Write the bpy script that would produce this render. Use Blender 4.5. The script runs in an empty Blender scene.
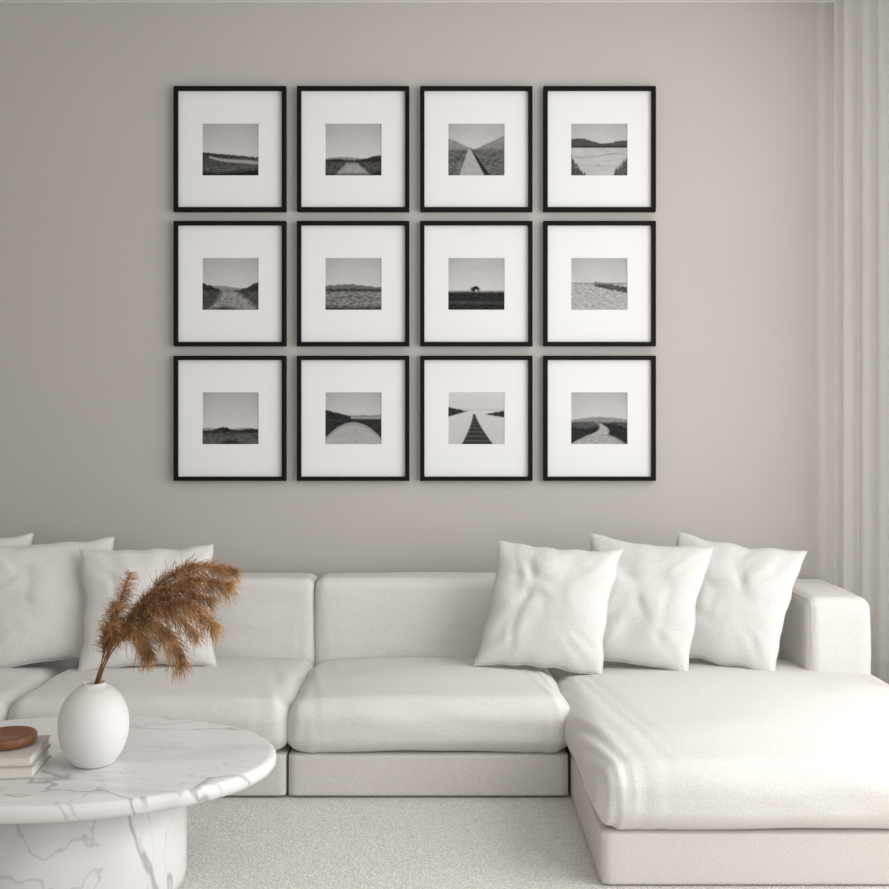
import bpy, bmesh, math, random
from mathutils import Vector, Matrix, noise
random.seed(7)
S = bpy.context.scene
COL = S.collection
CAMH = 1.35; WY = 4.95
# ---------------------------------------------------------------- materials
def mat(name, color=(0.8,0.8,0.8), rough=0.6, bump=None, var=None, spec=0.3, sheen=0.0):
    m = bpy.data.materials.new(name); m.use_nodes = True
    nt = m.node_tree; b = nt.nodes['Principled BSDF']
    b.inputs['Base Color'].default_value = (*color,1)
    b.inputs['Roughness'].default_value = rough
    b.inputs['Specular IOR Level'].default_value = spec
    if sheen: b.inputs['Sheen Weight'].default_value = sheen
    tc = nt.nodes.new('ShaderNodeTexCoord')
    if var:   # (scale, amount)
        n = nt.nodes.new('ShaderNodeTexNoise'); n.inputs['Scale'].default_value = var[0]; n.inputs['Detail'].default_value = 4
        nt.links.new(tc.outputs['Object'], n.inputs['Vector'])
        r = nt.nodes.new('ShaderNodeValToRGB')
        a = var[1]
        r.color_ramp.elements[0].position=0.3; r.color_ramp.elements[1].position=0.7
        r.color_ramp.elements[0].color = (*[c*(1-a) for c in color],1)
        r.color_ramp.elements[1].color = (*[min(1,c*(1+a)) for c in color],1)
        nt.links.new(n.outputs['Fac'], r.inputs['Fac']); nt.links.new(r.outputs['Color'], b.inputs['Base Color'])
    if bump:  # (scale, strength, distance)
        n = nt.nodes.new('ShaderNodeTexNoise'); n.inputs['Scale'].default_value = bump[0]; n.inputs['Detail'].default_value = 3
        nt.links.new(tc.outputs['Object'], n.inputs['Vector'])
        bp = nt.nodes.new('ShaderNodeBump'); bp.inputs['Strength'].default_value = bump[1]; bp.inputs['Distance'].default_value = bump[2]
        nt.links.new(n.outputs['Fac'], bp.inputs['Height']); nt.links.new(bp.outputs['Normal'], b.inputs['Normal'])
    return m
M_wall = mat('wall_paint',(0.505,0.482,0.458),0.9,bump=(60,0.08,0.002),var=(1.2,0.015),spec=0.1)
M_ceil = mat('ceiling_paint',(0.8,0.79,0.77),0.9)
M_trim = mat('trim_paint',(0.75,0.74,0.72),0.5)
M_floor= mat('floor_oak',(0.42,0.36,0.30),0.5,var=(6,0.1))
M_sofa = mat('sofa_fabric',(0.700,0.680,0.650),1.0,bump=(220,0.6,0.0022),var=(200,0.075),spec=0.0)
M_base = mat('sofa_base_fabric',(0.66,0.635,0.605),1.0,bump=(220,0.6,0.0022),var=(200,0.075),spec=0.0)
M_pil  = mat('pillow_fabric',(0.675,0.662,0.643),1.0,bump=(200,0.6,0.0022),var=(180,0.07),spec=0.0)
M_leg  = mat('leg_dark',(0.03,0.028,0.025),0.5)
M_frame= mat('frame_black',(0.006,0.0055,0.005),0.6,spec=0.12)
M_mat  = mat('mat_board',(0.81,0.81,0.81),0.8,spec=0.1)
M_vase = mat('vase_ceramic',(0.72,0.715,0.70),0.6,bump=(40,0.05,0.002),spec=0.2)
M_dark = mat('vase_inside',(0.15,0.14,0.13),0.9)
M_wood = mat('walnut',(0.23,0.105,0.05),0.4,var=(20,0.25))
M_cov  = mat('book_cover',(0.56,0.53,0.49),0.6)
M_cov2 = mat('book_cover_grey',(0.46,0.435,0.41),0.6)
M_page = mat('book_pages',(0.70,0.67,0.62),0.9)
M_pam  = mat('pampas',(0.44,0.25,0.12),0.9,var=(22,0.5),spec=0.05)
M_stem = mat('pampas_stem',(0.22,0.12,0.05),0.8)
def rug_mat():
    m=mat('rug_wool',(0.70,0.68,0.65),0.98,var=(170,0.22),spec=0.0); nt=m.node_tree; b=nt.nodes['Principled BSDF']
    tc=nt.nodes.new('ShaderNodeTexCoord')
    v=nt.nodes.new('ShaderNodeTexNoise'); v.inputs['Scale'].default_value=170; v.inputs['Detail'].default_value=2
    n=nt.nodes.new('ShaderNodeTexNoise'); n.inputs['Scale'].default_value=16; n.inputs['Detail'].default_value=3
    mp=nt.nodes.new('ShaderNodeMapping'); mp.inputs['Scale'].default_value=(0.6,1.6,1)
    nt.links.new(tc.outputs['Object'],v.inputs['Vector']); nt.links.new(tc.outputs['Object'],mp.inputs['Vector']); nt.links.new(mp.outputs[0],n.inputs['Vector'])
    a=nt.nodes.new('ShaderNodeMath'); a.operation='ADD'; nt.links.new(v.outputs['Fac'],a.inputs[0]); nt.links.new(n.outputs['Fac'],a.inputs[1])
    bp=nt.nodes.new('ShaderNodeBump'); bp.inputs['Strength'].default_value=0.8; bp.inputs['Distance'].default_value=0.007
    nt.links.new(a.outputs[0],bp.inputs['Height']); nt.links.new(bp.outputs[0],b.inputs['Normal']); return m
M_rug=rug_mat()
def curtain_mat():
    m=bpy.data.materials.new('curtain_fabric'); m.use_nodes=True; nt=m.node_tree
    b=nt.nodes['Principled BSDF']; b.inputs['Base Color'].default_value=(0.84,0.825,0.80,1); b.inputs['Roughness'].default_value=0.95
    b.inputs['Specular IOR Level'].default_value=0.0
    t=nt.nodes.new('ShaderNodeBsdfTranslucent'); t.inputs['Color'].default_value=(0.88,0.87,0.85,1)
    x=nt.nodes.new('ShaderNodeMixShader'); x.inputs[0].default_value=0.5
    nt.links.new(b.outputs[0],x.inputs[1]); nt.links.new(t.outputs[0],x.inputs[2])
    nt.links.new(x.outputs[0],nt.nodes['Material Output'].inputs['Surface']); return m
M_cur=curtain_mat()
def marble():
    m = bpy.data.materials.new('marble'); m.use_nodes=True
    nt=m.node_tree; b=nt.nodes['Principled BSDF']; b.inputs['Roughness'].default_value=0.3; b.inputs['Specular IOR Level'].default_value=0.35
    tc=nt.nodes.new('ShaderNodeTexCoord')
    def vein(scale,dist,width,seedoff,dark):
        mp=nt.nodes.new('ShaderNodeMapping'); mp.inputs['Location'].default_value=(seedoff,seedoff*0.7,seedoff*1.3)
        mp.inputs['Rotation'].default_value=(0.3,0.5,0.6); mp.inputs['Scale'].default_value=(1,2.0,0.8)
        nt.links.new(tc.outputs['Object'],mp.inputs['Vector'])
        n=nt.nodes.new('ShaderNodeTexNoise'); n.inputs['Scale'].default_value=scale; n.inputs['Detail'].default_value=5
        n.inputs['Roughness'].default_value=0.45; n.inputs['Distortion'].default_value=dist
        nt.links.new(mp.outputs[0],n.inputs['Vector'])
        s=nt.nodes.new('ShaderNodeMath'); s.operation='SUBTRACT'; s.inputs[1].default_value=0.5; nt.links.new(n.outputs['Fac'],s.inputs[0])
        a=nt.nodes.new('ShaderNodeMath'); a.operation='ABSOLUTE'; nt.links.new(s.outputs[0],a.inputs[0])
        r=nt.nodes.new('ShaderNodeMapRange'); r.inputs['From Min'].default_value=0; r.inputs['From Max'].default_value=width
        r.inputs['To Min'].default_value=dark; r.inputs['To Max'].default_value=1; r.interpolation_type='SMOOTHSTEP'
        nt.links.new(a.outputs[0],r.inputs['Value']); return r
    v1=vein(1.3,0.5,0.009,3.1,0.50); v2=vein(0.9,0.3,0.055,5.2,0.86); v3=vein(2.6,0.3,0.007,9.2,0.76)
    mu=nt.nodes.new('ShaderNodeMath'); mu.operation='MULTIPLY'; mu2=nt.nodes.new('ShaderNodeMath'); mu2.operation='MULTIPLY'
    nt.links.new(v1.outputs[0],mu.inputs[0]); nt.links.new(v2.outputs[0],mu.inputs[1])
    nt.links.new(mu.outputs[0],mu2.inputs[0]); nt.links.new(v3.outputs[0],mu2.inputs[1])
    mx=nt.nodes.new('ShaderNodeMix'); mx.data_type='RGBA'
    mx.inputs[6].default_value=(0.12,0.11,0.105,1); mx.inputs[7].default_value=(0.75,0.745,0.735,1)
    nt.links.new(mu2.outputs[0],mx.inputs[0]); nt.links.new(mx.outputs[2],b.inputs['Base Color'])
    return m
M_marb=marble()
M_print=bpy.data.materials.new('landscape_print'); M_print.use_nodes=True
_nt=M_print.node_tree; _a=_nt.nodes.new('ShaderNodeVertexColor'); _a.layer_name='Col'
_b=_nt.nodes['Principled BSDF']; _b.inputs['Roughness'].default_value=0.7; _b.inputs['Specular IOR Level'].default_value=0.05
_nt.links.new(_a.outputs['Color'],_b.inputs['Base Color'])
# ---------------------------------------------------------------- helpers
def empty(name, loc=(0,0,0)):
    o=bpy.data.objects.new(name,None); o.location=loc; o.empty_display_size=0.1; COL.objects.link(o); return o
def obj(name, me, m, parent=None, smooth=True):
    o=bpy.data.objects.new(name,me); COL.objects.link(o)
    if m: me.materials.append(m)
    if smooth: me.shade_smooth()
    if parent: o.parent=parent; o.matrix_parent_inverse=Matrix.Translation(-Vector(parent.location))
    return o
def from_bm(name,bm,m,parent=None,smooth=True):
    me=bpy.data.meshes.new(name); bm.to_mesh(me); bm.free(); return obj(name,me,m,parent,smooth)
def box(name,x0,x1,y0,y1,z0,z1,m,parent=None,bevel=0.0):
    bm=bmesh.new(); bmesh.ops.create_cube(bm,size=1)
    for v in bm.verts: v.co=Vector(((x0+x1)/2+v.co.x*(x1-x0),(y0+y1)/2+v.co.y*(y1-y0),(z0+z1)/2+v.co.z*(z1-z0)))
    if bevel: bmesh.ops.bevel(bm,geom=bm.edges[:],offset=bevel,segments=3,profile=0.5,affect='EDGES')
    return from_bm(name,bm,m,parent,smooth=False)
def sstep(a,b,x):
    t=max(0,min(1,(x-a)/(b-a))); return t*t*(3-2*t)
def cushion(name,x0,x1,y0,y1,z0,z1,r,m,parent,crown=0.0,bulge=0.0,wr=0.0,cuts=30,seed=0,slope=0.0):
    bm=bmesh.new(); bmesh.ops.create_cube(bm,size=2)
    bmesh.ops.subdivide_edges(bm,edges=bm.edges[:],cuts=cuts,use_grid_fill=True)
    h=Vector(((x1-x0)/2,(y1-y0)/2,(z1-z0)/2)); c=Vector(((x0+x1)/2,(y0+y1)/2,(z0+z1)/2))
    off=Vector((seed*3.1,seed*1.7,seed*2.3))
    for v in bm.verts:
        t=Vector([math.sin(max(-1,min(1,a))*math.pi/2) for a in v.co])
        t=Vector([0.55*t[i]+0.45*v.co[i] for i in range(3)])
        p=Vector((t.x*h.x,t.y*h.y,t.z*h.z))
        q=Vector([max(-(h[i]-r),min(h[i]-r,p[i])) for i in range(3)])
        d=p-q
        if d.length>1e-6:
            p=q+d.normalized()*r
        n=d.normalized() if d.length>1e-6 else Vector((0,0,0))
        ux,uy,uz=p.x/h.x,p.y/h.y,p.z/h.z
        ex=max(0,1-ux*ux); ey=max(0,1-uy*uy); ez=max(0,1-uz*uz)
        top=(uz+1)/2
        p.z+=crown*top*(ex**0.5)*(ey**0.5)
        p.z-=slope*top*(uy+1)/2
        p.x+=bulge*ez*ey**0.5*ux*abs(ux); p.y+=bulge*ez*ex**0.5*uy*abs(uy)
        if wr:
            w=c+p+off
            a=noise.noise(Vector((w.x*1.8,w.y*4,w.z*4)))*0.8
            edge=sstep(0.5,1.0,abs(ux))
            b=noise.noise(Vector((w.x*2.5,w.y*6+w.x*2*ux,w.z*5)))*edge*0.55
            f=sstep(0.7,1.0,-uy)*noise.noise(Vector((w.x*5,w.z*16,seed)))*0.4
            p+=n*wr*(a+b+f)
        v.co=c+p
    return from_bm(name,bm,m,parent)
def lathe(name,prof,m,parent,center,seg=64,sx=1,sy=1):
    bm=bmesh.new(); rings=[]
    for r,z in prof:
        rings.append([bm.verts.new((center[0]+r*sx*math.cos(2*math.pi*i/seg),center[1]+r*sy*math.sin(2*math.pi*i/seg),center[2]+z)) for i in range(seg)])
    for a,b in zip(rings,rings[1:]):
        for i in range(seg): bm.faces.new((a[i],a[(i+1)%seg],b[(i+1)%seg],b[i]))
    if prof[0][0]>1e-4: bm.faces.new(list(reversed(rings[0])))
    if prof[-1][0]>1e-4: bm.faces.new(rings[-1])
    bmesh.ops.remove_doubles(bm,verts=bm.verts,dist=1e-5)
    bmesh.ops.recalc_face_normals(bm,faces=bm.faces)
    return from_bm(name,bm,m,parent)
# ---------------------------------------------------------------- room
XL,XR,YB,ZC=-3.6,2.12,-2.6,3.245
box('floor',XL-0.1,XR+0.1,YB-0.1,WY+0.1,-0.1,0,M_floor)
box('ceiling',XL-0.1,XR+0.1,YB-0.1,WY+0.1,ZC,ZC+0.1,M_ceil)
box('wall_back',XL-0.1,XR+0.1,WY,WY+0.1,0,ZC,M_wall)
box('wall_left',XL-0.1,XL,YB,WY,0,ZC,M_wall)
def wall_open(name,axis,pos,th,a0,a1,o0,o1,oz0,oz1):
    bm=bmesh.new()
    def bx(p0,p1,z0,z1):
        if axis=='x': lo=(pos,p0,z0); hi=(pos+th,p1,z1)
        else: lo=(p0,pos,z0); hi=(p1,pos+th,z1)
        r=bmesh.ops.create_cube(bm,size=1)
        for v in r['verts']: v.co=Vector([ (lo[i]+hi[i])/2+v.co[i]*(hi[i]-lo[i]) for i in range(3)])
    bx(a0,o0,0,ZC); bx(o1,a1,0,ZC); bx(o0,o1,0,oz0); bx(o0,o1,oz1,ZC)
    return from_bm(name,bm,M_wall,None,False)
wall_open('wall_right','x',XR,0.1,YB,WY,0.0,4.65,0.10,3.1)
wall_open('wall_front','y',YB-0.1,0.1,XL,XR,-2.4,1.4,0.4,2.9)  # opening added to let the rear fill light in
box('baseboard_back',XL,XR,WY-0.015,WY,0,0.09,M_trim)
def window(name,axis,pos,o0,o1,z0,z1,n):
    e=empty(name)
    def b(nm,p0,p1,za,zb):
        if axis=='x': box(nm,pos,pos+0.05,p0,p1,za,zb,M_trim,e)
        else: box(nm,p0,p1,pos,pos+0.05,za,zb,M_trim,e)
    b('sill',o0,o1,z0,z0+0.05); b('head',o0,o1,z1-0.05,z1)
    for i in range(n+1):
        c=o0+0.025+(o1-o0-0.05)*i/n; b('mullion_%d'%i,c-0.025,c+0.025,z0+0.05,z1-0.05)
window('window_1','x',XR+0.03,0.0,4.65,0.10,3.1,3)
window('rear_fill_window','y',YB-0.07,-2.4,1.4,0.4,2.9,3)  # made-up window behind the camera, added to go with the fill light
def curtain(name,path,z0,z1,wl=0.085,amp=0.032,seed=0):
    pts=[Vector(p) for p in path]; L=[0]
    for a,b in zip(pts,pts[1:]): L.append(L[-1]+(b-a).length)
    n=int(L[-1]/0.006); bm=bmesh.new(); nz=14; rows=[]
    for k in range(nz+1):
        f=k/nz; z=z0+(z1-z0)*f; row=[]
        for i in range(n+1):
            s=L[-1]*i/n
            j=max(q for q in range(len(L)-1) if L[q]<=s+1e-9)
            t=(s-L[j])/(L[j+1]-L[j]); d=(pts[j+1]-pts[j]).normalized(); p=pts[j]+(pts[j+1]-pts[j])*t
            nn=Vector((-d.y,d.x,0)) 
            ph=s/wl*2*math.pi+1.2*noise.noise(Vector((s*6+seed,f*0.6,0)))
            a=amp*(0.8+0.5*noise.noise(Vector((s*9,seed+3,f*0.5))))*(1.05-0.15*f)
            w=math.sin(ph); w=math.copysign(abs(w)**0.8,w)
            row.append(bm.verts.new(Vector((p.x,p.y,z))+nn*a*w))
        rows.append(row)
    for a,b in zip(rows,rows[1:]):
        for i in range(n): bm.faces.new((a[i],a[i+1],b[i+1],b[i]))
    return from_bm(name,bm,M_cur)
curtain('curtain',[(1.750,4.880,0),(1.88,4.72,0),(1.955,4.45,0),(2.03,3.95,0)],0.01,ZC-0.004,wl=0.082,amp=0.022)
curtain('curtain',[(2.04,0.3,0),(2.04,-0.4,0)],0.01,ZC-0.004,seed=4)
# ---------------------------------------------------------------- picture frames
def fb(x,y,sx,sy,o): return noise.fractal(Vector((x*sx+o,y*sy+o*0.7,o)),0.8,2.0,5)
def lerp(a,b,t): return a+(b-a)*t
def pic(i,u,v):
    n1=fb(u,v,16,38,i*5.3+1)*0.8      # grassy grain
    n2=fb(u,v,5,12,i*2.3+9)
    hz=fb(u,0,4,1,i*3.1+2); hf=fb(u,0,22,1,i*3.1+4)
    sky=0.43+0.22*v+0.02*n2-0.25*((u-0.5)**2)*(1-v)
    def over(base,val,d,E=0.017): # d>0 inside
        return lerp(base,val*0.82 if val<0.2 else val,sstep(-E,E,d))
    dark=0.02+0.03*max(0,n1+0.3)
    g=sky
    if i==0:
        g=over(g,0.05+0.05*n1,v-(0.55+0.10*u+0.012*hf))
        g=over(g,0.09+0.07*n1,v-(0.66+0.03*hf),0.04)
        d=0.018+0.02*u-abs(v-(0.60+0.20*u+0.03*math.sin(u*5)))
        if u>0.12: g=over(g,0.33,d)
        g=over(g,0.11+0.12*n1,v-(0.84-0.06*u),0.04)
        g=over(g,0.02,v-(0.95-0.1*abs(u-0.3)),0.05)
    elif i==1:
        g=over(g,0.24,v-(0.67-0.03*math.sin(u*5)+0.01*hf))
        g=over(g,dark*1.2,v-(0.71-0.10*math.exp(-((u-1.0)/0.3)**2)-0.03*math.exp(-((u-0.2)/0.2)**2)+0.012*hf))
        g=over(g,0.08+0.08*n1,v-(0.74+0.01*hf),0.03)
        g=over(g,0.30+0.10*n1,min(v-0.765,0.08+1.0*(v-0.75)-abs(u-0.5+0.1*(1-v))),0.04)
        g=over(g,0.03,v-(0.97-0.3*max(0,u-0.75)),0.05)
    elif i==2:
        g=over(g,0.21+0.05*n1+0.15*(0.5-v),v-(0.52-0.50*max(0,u-0.42)+0.012*hf) if u>0.3 else -1)
        g=over(g,0.24+0.06*n1,v-(0.27+0.5*u+0.01*hf))
        g=over(g,0.14+0.12*n1,v-0.50-0.01*hf,0.04)
        c=0.38+0.08*(v-0.5); w=0.012+0.40*max(0,v-0.47)
        d=u-c
        g=over(g,0.03+0.03*n1,min(v-0.46,w*1.5-d,d))
        g=over(g,0.38+0.07*n1,min(v-0.47,w-abs(d)))
    elif i==3:
        g=over(g,0.09+0.06*n1,v-(0.35-0.05*math.exp(-((u)/0.3)**2)-0.03*math.sin(u*8)+0.012*hf))
        g=over(g,0.03,v-(0.43+0.008*hf))
        g=over(g,0.46+0.08*n2,v-0.465)
        g=over(g,0.09+0.09*n1,v-(0.60+1.6*u+0.10*hf),0.04)
        g=over(g,0.11+0.09*n1,v-(0.62+1.4*(1-u)+0.08*hf),0.04)
        g=over(g,0.22,0.015*n2+0.004-abs(v-0.62-0.04*math.sin(u*6)))
        g=over(g,0.22,0.06*n2-0.01-abs(v-0.82),0.03)
    elif i==4:
        g=over(g,0.24+0.04*n1,v-(0.56-0.03*math.sin(u*6)+0.01*hf))
        g=over(g,dark*1.2,v-(0.62-0.15*max(0,1-u*3)-0.20*max(0,(u-0.68)*2.6)+0.02*hf))
        g=over(g,0.08+0.08*n1,v-0.63,0.03)
        w=0.10+0.9*max(0,v-0.62)
        g=over(g,0.25+0.16*n1,min(v-0.63,w-abs(u-0.5-0.05*math.sin(v*9))),0.06)
        g=over(g,0.04,v-(0.93+0.2*abs(u-0.4)),0.05)
    elif i==5:
        g=over(g,0.16+0.05*n1,v-(0.54-0.03*math.sin(u*4)+0.02*hf))
        g=over(g,0.04+0.05*n1,v-(0.60+0.012*hf))
        g=over(g,0.20+0.16*n1,v-0.645,0.03)
        g=over(g,0.05+0.03*n1,v-0.94,0.05)
    elif i==6:
        g=over(g,0.20,v-(0.63+0.004*hf))
        g=over(g,0.03+0.03*n1,v-(0.66+0.006*hf))
        d=1-math.hypot((u-0.48)/0.085,(v-0.60)/0.055)
        g=over(g,0.02,d*0.06+0.012*hf)
        g=over(g,0.45,min(0.02-abs(u-0.50),0.02-abs(v-0.63)))
        g=over(g,0.08+0.05*n1,0.02-abs(v-0.86),0.04)
    elif i==7:
        g=over(g,0.38+0.20*n1,v-0.49)
        g=over(g,0.09+0.08*n1,min(0.05+0.02*hf-abs(v-(0.50+0.20*(u-0.4))),u-0.42))
        g=over(g,0.22+0.1*n1,0.012-abs(v-0.49))
    elif i==8:
        g=over(g,0.25,v-(0.70-0.02*math.sin(u*9+1)+0.01*hf))
        g=over(g,dark*1.1,v-(0.73-0.06*math.exp(-((u-0.38)/0.14)**2)-0.03*math.exp(-((u-0.85)/0.15)**2)+0.012*hf))
        g=over(g,0.11+0.10*n1,v-(0.79+0.02*hf),0.04)
        g=over(g,0.03,v-(0.90+0.4*abs(u-0.5)),0.05)
    elif i==9:
        g=over(g,0.20,v-(0.44+0.012*hf))
        g=over(g,dark*1.1,v-(0.33+0.30*u+0.012*hf))
        g=over(g,0.30,0.022-abs(v-0.49) if u>0.45 else -1)
        g=over(g,dark*1.3,v-0.515)
        arc=0.58+1.25*(u-0.50)**2
        g=over(g,0.36+0.07*n1+0.08*(v-0.6),v-arc)
        g=over(g,0.24,0.012-abs(v-arc-0.03))
    elif i==10:
        g=0.58-0.08*v+0.03*n1
        g=over(g,0.40,0.008-abs(v-0.335))
        g=over(g,0.04+0.04*n1,min(v-(0.28+0.25*u+0.02*hf),0.47-0.3*u-v))
        g=over(g,0.04+0.04*n1,0.20*(u-0.66)-abs(v-0.42)+0.01*hf)
        t=max(0,(v-0.40)/0.6)
        g=over(g,0.045+0.05*sstep(0,1,math.sin(75*math.sqrt(t))),min(v-0.42,0.02+0.26*t**1.4-abs(u-0.46-0.06*t)))
    elif i==11:
        g=over(g,0.24+0.05*n1,v-(0.50+0.03*math.sin(u*5+2)+0.012*hf))
        g=over(g,0.09+0.06*n1,v-(0.57+0.015*hf))
        g=over(g,dark*1.1,v-(0.65+0.02*hf+0.05*math.sin(u*7)))
        g=over(g,0.36+0.08*n1,min(0.03+0.6*max(0,v-0.62)-abs(u-0.42-0.16*math.sin((v-0.55)*10)),v-0.60),0.03)
        g=over(g,0.33+0.12*n1,v-(0.80+0.9*(u-0.5)**2),0.04)
    return g
K=1088/WY
def wx(px): return (px-444.5)/K
def wz(py): return CAMH-(py-419)/K
FW,FH=0.508,0.566
for r in range(3):
    for c in range(4):
        cx=wx(231.0+c*122.6); cz=wz(150.3+r*134.0)
        e=empty('picture_frame',(cx,WY,cz))
        bm=bmesh.new(); b=0.019; d0=WY-0.001; d1=WY-0.034
        def ring(hw,hh,y): return [bm.verts.new((cx+sx*hw,y,cz+sz*hh)) for sx,sz in((-1,-1),(1,-1),(1,1),(-1,1))]
        w2,h2=FW/2,FH/2
        R=[ring(w2,h2,d0),ring(w2,h2,d1+0.002),ring(w2-0.002,h2-0.002,d1),ring(w2-b+0.002,h2-b+0.002,d1),ring(w2-b,h2-b,d1+0.002),ring(w2-b,h2-b,d0)]
        for k in range(6):
            A,B=R[k],R[(k+1)%6]
            for q in range(4): bm.faces.new((A[q],A[(q+1)%4],B[(q+1)%4],B[q]))
        bmesh.ops.recalc_face_normals(bm,faces=bm.faces)
        from_bm('frame',bm,M_frame,e,False)
        bm=bmesh.new(); pw,ph=0.128,0.118; ym=WY-0.016
        A=ring(w2-b,h2-b,ym); B=ring(pw,ph,ym); C=ring(pw-0.001,ph-0.001,ym+0.003)
        for P,Q in((A,B),(B,C)):
            for q in range(4): bm.faces.new((P[q],P[(q+1)%4],Q[(q+1)%4],Q[q]))
        bmesh.ops.recalc_face_normals(bm,faces=bm.faces)
        from_bm('mat_board',bm,M_mat,e,False)
        nx,nzz=120,110
        verts=[];faces=[];cols=[]
        for j in range(nzz+1):
            for i in range(nx+1):
                u=i/nx; v=j/nzz
                verts.append((cx-pw+2*pw*u,ym+0.003,cz+ph-2*ph*v))
                g=max(0.010,min(0.8,pic(r*4+c,u,v))); cols.append(g)
        for j in range(nzz):
            for i in range(nx):
                a=j*(nx+1)+i; faces.append((a,a+nx+1,a+nx+2,a+1))
        me=bpy.data.meshes.new('print'); me.from_pydata(verts,[],faces)
        at=me.color_attributes.new('Col','FLOAT_COLOR','POINT')
        for k,g in enumerate(cols): at.data[k].color=(g,g*0.99,g*0.975,1)
        obj('print',me,M_print,e,False)
# ---------------------------------------------------------------- sofa
sofa=empty('sectional_sofa',(-0.4,4.4,0))
seams=[-2.557,-1.557,-0.557,0.443]
BT=0.662; BF=4.665; BK=4.88
SF=3.835
for i in range(3):
    a,b=seams[i]+0.003,seams[i+1]-0.003
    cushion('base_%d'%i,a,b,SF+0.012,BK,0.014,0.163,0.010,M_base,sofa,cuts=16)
    cushion('seat_%d'%i,a-0.002,b+0.002,SF-0.004,BF+0.03,0.162,0.347,0.062,M_sofa,sofa,crown=0.034,bulge=0.016,wr=0.013,cuts=60,seed=i+1,slope=0.034)
    cushion('back_%d'%i,a,b,BF,BK,0.17,BT,0.040,M_sofa,sofa,crown=0.006,bulge=0.010,wr=0.008,cuts=40,seed=i+6)
CX1=1.745
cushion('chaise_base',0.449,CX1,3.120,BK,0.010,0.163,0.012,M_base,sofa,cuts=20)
cushion('chaise_seat',0.445,CX1+0.003,3.100,BF+0.03,0.162,0.350,0.070,M_sofa,sofa,crown=0.038,bulge=0.018,wr=0.013,cuts=76,seed=5,slope=0.036)
cushion('chaise_back',0.446,1.50,BF,BK,0.17,BT,0.040,M_sofa,sofa,crown=0.006,bulge=0.010,cuts=30,seed=9)
cushion('arm_right',1.448,1.705,4.33,BK,0.17,0.635,0.045,M_sofa,sofa,crown=0.008,bulge=0.008,wr=0.005,cuts=36,seed=11)
cushion('arm_left',-2.80,-2.56,3.9,BK,0.03,0.62,0.045,M_sofa,sofa,crown=0.008,bulge=0.008,cuts=24,seed=12)
k=0
for x in (-2.45,-1.66,-1.45,-0.66,-0.45,0.34,0.62,1.60):
    for y in ((3.90,4.78) if x<0.5 else (3.24,4.78)):
        box('leg_%d'%k,x-0.055,x+0.055,y-0.03,y+0.03,0.0085,0.03,M_leg,sofa); k+=1
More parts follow.
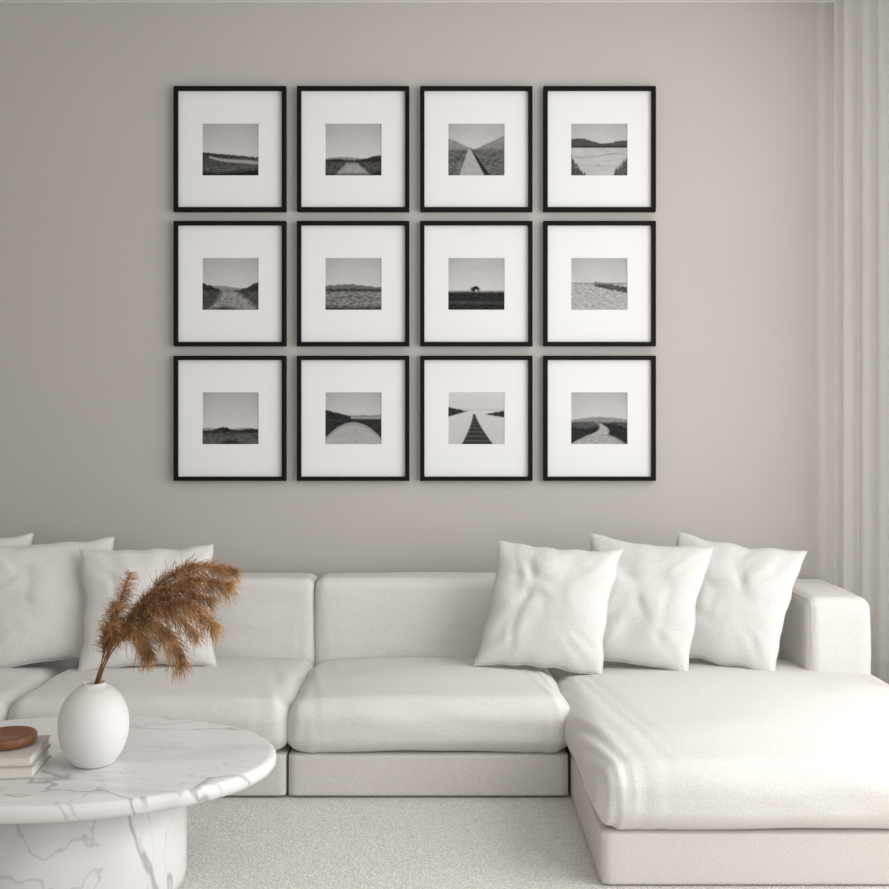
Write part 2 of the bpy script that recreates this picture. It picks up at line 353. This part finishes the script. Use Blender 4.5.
# ---------------------------------------------------------------- pillows
def pillow(cx,cy,cz,w,h,T,lean,yaw,roll,seed,chop=0.0,shear=0.0):
    N=52; bm=bmesh.new(); off=seed*4.7
    rs=random.Random(seed*13)
    cre=[(rs.uniform(0,math.pi),rs.uniform(-0.6,0.6),rs.uniform(0.09,0.17),rs.uniform(0.005,0.010)) for _ in range(7)]
    def outline(u,v):
        x=w/2*u*(1-0.085*(1-v*v)); y=h/2*v*(1-0.075*(1-u*u))
        x+=0.010*noise.noise(Vector((v*3,off,1)))*abs(u); y+=0.010*noise.noise(Vector((u*3,off,5)))*abs(v)
        return x+shear*y,y
    def pt(u,v,s):
        x,y=outline(u,v)
        e=max(0,(1-u**2)*(1-v**2)); t=T*(e**0.47)
        n1=noise.noise(Vector((u*1.4+off,v*1.4,s*3)))
        n3=noise.noise(Vector((u*3.5+off,v*2.5+2*n1,s*3+7)))
        ang=math.atan2(v,u); rr=math.hypot(u,v)
        cd=math.exp(-((abs(abs(ang)%(math.pi/2)-math.pi/4))/0.33)**2)
        wv=math.sin(ang*20+3*n1+off)*sstep(0.45,0.9,rr)*(1-sstep(1.15,1.42,rr))*cd
        t*=1+0.045*wv+0.14*n1+0.05*n3
        if chop: t*=1-chop*math.exp(-((u*1.2-0.35*v-0.1)/0.24)**2)*sstep(-0.2,0.9,v)
        for th,o_,wd,am in cre:
            q=u*math.cos(th)+v*math.sin(th)+0.45*n1-o_; l=-u*math.sin(th)+v*math.cos(th)
            t-=am*min(1,e*1.5)*math.exp(-(q/wd)**2)*sstep(-0.5,0.6,l+0.6*n3)
        return Vector((x,y,s*t))
    def sm(i): 
        a=-1+2*i/N; return 0.6*math.sin(a*math.pi/2)+0.4*a
    g={}
    for s in (1,-1):
        for i in range(N+1):
            for j in range(N+1):
                edge=i in(0,N) or j in(0,N)
                if edge and s==-1: g[s,i,j]=g[1,i,j]; continue
                g[s,i,j]=bm.verts.new(pt(sm(i),sm(j),s))
    for i in range(N):
        for j in range(N):
            bm.faces.new((g[1,i,j],g[1,i+1,j],g[1,i+1,j+1],g[1,i,j+1]))
            bm.faces.new((g[-1,i,j],g[-1,i,j+1],g[-1,i+1,j+1],g[-1,i+1,j]))
    loop=[(sm(i),-1) for i in range(N)]+[(1,sm(i)) for i in range(N)]+[(sm(N-i),1) for i in range(N)]+[(-1,sm(N-i)) for i in range(N)]
    P=[Vector((*outline(a,b),0)) for a,b in loop]; M=len(P); rad=0.0032; rings=[]
    for i in range(M):
        tg=(P[(i+1)%M]-P[i-1]).normalized(); n=Vector((-tg.y,tg.x,0)); z=Vector((0,0,1))
        rings.append([bm.verts.new(P[i]+(n*math.cos(a)+z*math.sin(a))*rad) for a in [k*math.pi/3 for k in range(6)]])
    for i in range(M):
        A=rings[i];B=rings[(i+1)%M]
        for k in range(6): bm.faces.new((A[k],A[(k+1)%6],B[(k+1)%6],B[k]))
    bmesh.ops.recalc_face_normals(bm,faces=bm.faces)
    o=from_bm('throw_pillow',bm,M_pil)
    o.matrix_world=Matrix.Translation((cx,cy,cz))@Matrix.Rotation(math.radians(yaw),4,'Z')@Matrix.Rotation(math.radians(90-lean),4,'X')@Matrix.Rotation(math.radians(roll),4,'Z')
    return o
pillow(0.420,4.385,0.594,0.505,0.51,0.088,18,-8,-3.5,1,0.14,shear=0.10)
pillow(0.790,4.435,0.601,0.50,0.52,0.083,17,-16,-4.0,2,0.06,shear=0.10)
pillow(1.148,4.455,0.597,0.52,0.52,0.083,17,-21,-6.5,3,0.0,shear=0.11)
pillow(-1.200,4.40,0.590,0.53,0.495,0.088,18,10,1,4,0.08,shear=-0.03)
pillow(-1.625,4.44,0.600,0.54,0.51,0.088,17,14,2,5,0.0)
pillow(-1.97,4.46,0.600,0.54,0.53,0.085,16,16,2,6,0.0)
# ---------------------------------------------------------------- rug
bm=bmesh.new(); bmesh.ops.create_cube(bm,size=1)
for v in bm.verts: v.co=Vector((-0.35+v.co.x*3.7,2.77+v.co.y*2.6,0.004+v.co.z*0.008))
from_bm('area_rug',bm,M_rug,None,False)
# ---------------------------------------------------------------- coffee table
TX,TY,TZ=-1.106,3.125,0.385
tab=empty('coffee_table',(TX,TY,0))
lathe('top',[(0,-0.046),(0.965,-0.046),(0.985,-0.042),(0.998,-0.030),(1.0,-0.020),(0.997,-0.008),(0.985,-0.001),(0.965,0),(0,0)],M_marb,tab,(TX,TY,TZ),seg=128,sx=0.62,sy=0.425)
lathe('pedestal',[(0,0.0085),(0.95,0.0085),(0.985,0.02),(1.0,0.05),(1.0,0.339),(0,0.339)],M_marb,tab,(TX-0.01,TY,0),seg=96,sx=0.37,sy=0.27)
VX,VY=(95-444.5)/356,3.045
vs=empty('pampas_vase',(VX,VY,TZ))
prof=[(0,0.0),(0.045,0.0),(0.055,0.004),(0.078,0.035),(0.092,0.075),(0.0955,0.108),(0.092,0.145),(0.077,0.182),(0.055,0.207),(0.038,0.218),(0.033,0.223),(0.033,0.229),(0.029,0.229),(0.027,0.218),(0.030,0.20),(0.0,0.16)]
def cr(P,n=5):
    out=[]
    for i in range(len(P)-1):
        p0=P[max(0,i-1)];p1=P[i];p2=P[i+1];p3=P[min(len(P)-1,i+2)]
        for k in range(n):
            t=k/n
            out.append(tuple(0.5*(2*p1[j]+(p2[j]-p0[j])*t+(2*p0[j]-5*p1[j]+4*p2[j]-p3[j])*t*t+(3*p1[j]-p0[j]-3*p2[j]+p3[j])*t**3) for j in range(len(p1))))
    out.append(tuple(P[-1])); return out
body=cr(prof[2:11],5)
lathe('vase',[(0,0.0),(0.045,0.0)]+body+prof[11:],M_vase,vs,(VX,VY,TZ),seg=64)
def P3(px,py,dy):
    d=VY+dy; k=1088/d
    return Vector(((px-444.5)/k,d,CAMH-(py-419)/k))
plumes=[
 ([(97,683),(105,652),(115,615),(130,574)],0.01,0.35,0.044,520),
 ([(97,683),(104,650),(109,628),(117,604)],-0.03,0.35,0.050,480),
 ([(97,683),(103,655),(108,638),(112,626)],-0.04,0.35,0.050,350),
 ([(98,683),(113,642),(145,598),(186,568),(234,570)],0.02,0.40,0.054,900),
 ([(98,683),(114,644),(150,603),(190,582),(230,585)],-0.02,0.40,0.054,800),
 ([(98,683),(113,650),(145,618),(183,604),(214,626)],-0.05,0.36,0.054,800),
 ([(98,683),(112,652),(140,626),(166,634),(182,664)],-0.06,0.34,0.050,750),
 ([(98,683),(111,648),(132,616),(160,606),(196,636)],0.05,0.34,0.054,600),
 ([(97,683),(106,655),(122,632),(138,636),(150,656)],-0.04,0.34,0.046,600),
 ([(98,683),(112,645),(138,610),(170,590),(210,600)],0.0,0.34,0.056,700),
]
cu=bpy.data.curves.new('plumes','CURVE'); cu.dimensions='3D'; cu.bevel_depth=0.00064; cu.bevel_resolution=0
cs=bpy.data.curves.new('stems','CURVE'); cs.dimensions='3D'; cs.bevel_depth=0.0016; cs.bevel_resolution=1
def addpoly(c,pts,rad=None):
    sp=c.splines.new('POLY'); sp.points.add(len(pts)-1)
    for q,p in enumerate(pts):
        sp.points[q].co=(*p,1); sp.points[q].radius=rad[q] if rad else 1
for pts,dd,st,hl,cnt in plumes:
    n=len(pts)
    P=[tuple(P3(x,y,dd*(i/(n-1)))) for i,(x,y) in enumerate(pts)]
    P[0]=(VX+random.uniform(-.012,.012),VY+random.uniform(-.012,.012),TZ+0.20)
    C=[Vector(q) for q in cr(P,12)]
    addpoly(cs,C)
    m=len(C)-1
    for h in range(cnt):
        t=st+(1-st)*random.random()**0.95
        idx=min(m-1,int(t*m)); fr=t*m-idx
        b=C[idx].lerp(C[idx+1],fr); tg=(C[idx+1]-C[idx]).normalized()
        rv=Vector((random.gauss(0,1),random.gauss(0,1),random.gauss(0,1))); rv=(rv-tg*rv.dot(tg)).normalized()
        tt=(t-st)/(1-st)
        env=(0.45+0.75*math.sin(math.pi*min(1,0.12+tt*0.8)))
        L=hl*env*random.uniform(0.5,1.2)
        dr=(tg*random.uniform(0.4,1.0)+rv*random.uniform(0.3,0.95)).normalized()
        g=random.uniform(0.2,0.8)
        wob=Vector((random.gauss(0,1),random.gauss(0,1),random.gauss(0,1)))*L*0.08
        hp=[b+dr*L*s+Vector((0,0,-1))*g*L*s*s+wob*math.sin(s*6) for s in (0,0.3,0.6,0.85,1)]
        addpoly(cu,hp,[1,1,0.9,0.7,0.3])
for nm,c_,mm in (('plumes',cu,M_pam),('stems',cs,M_stem)):
    o=bpy.data.objects.new(nm,c_); COL.objects.link(o); c_.materials.append(mm)
    o.parent=vs; o.matrix_parent_inverse=Matrix.Translation(-Vector(vs.location))
def book(name,cx,cy,z0,w,d,t,yaw,cov):
    e=empty(name,(cx,cy,z0))
    o1=box('cover_bottom',-w/2,w/2,-d/2,d/2,0,0.003,cov,None,0.001)
    o2=box('cover_top',-w/2,w/2,-d/2,d/2,t-0.003,t,cov,None,0.001)
    o3=box('pages',-w/2+0.004,w/2-0.005,-d/2+0.005,d/2-0.005,0.003,t-0.003,M_page)
    o4=box('spine',-w/2,-w/2+0.003,-d/2,d/2,0.003,t-0.003,cov)
    for o in (o1,o2,o3,o4): o.parent=e
    e.rotation_euler=(0,0,math.radians(yaw)); return e
book('book',-1.248,3.00,TZ,0.27,0.20,0.034,7,M_cov2)
book('book',-1.249,3.00,TZ+0.0345,0.268,0.195,0.028,5,M_cov)
lathe('wooden_dish',[(0,0),(0.064,0),(0.074,0.005),(0.077,0.014),(0.077,0.026),(0.073,0.030),(0.066,0.028),(0.058,0.022),(0,0.021)],M_wood,None,(-1.212,3.02,TZ+0.063),seg=64)
# ---------------------------------------------------------------- lights
def area(name,loc,rot,sx,sy,p,col=(1,1,1)):
    l=bpy.data.lights.new(name,'AREA'); l.shape='RECTANGLE'; l.size=sx; l.size_y=sy; l.energy=p; l.color=col
    o=bpy.data.objects.new(name,l); o.location=loc; o.rotation_euler=rot; COL.objects.link(o); return o
area('window_daylight',(XR+0.16,2.3,1.7),(0,math.radians(90),0),2.7,4.3,138,(1,0.99,0.975))
area('rear_fill',(-0.5,YB-0.15,1.65),(math.radians(90),0,0),3.7,2.4,38,(1,0.99,0.975))  # added fill light behind the camera, brightens the back wall
w=bpy.data.worlds.new('World'); S.world=w; w.use_nodes=True
w.node_tree.nodes['Background'].inputs[0].default_value=(0.92,0.96,1,1); w.node_tree.nodes['Background'].inputs[1].default_value=0.7
# ---------------------------------------------------------------- camera
cd=bpy.data.cameras.new('camera'); cd.sensor_width=36; cd.lens=1088/889*36; cd.shift_y=-25.5/889
co=bpy.data.objects.new('camera',cd); co.location=(0,0,CAMH); co.rotation_euler=(math.radians(90),0,0); COL.objects.link(co); S.camera=co
S.view_settings.view_transform='Standard'
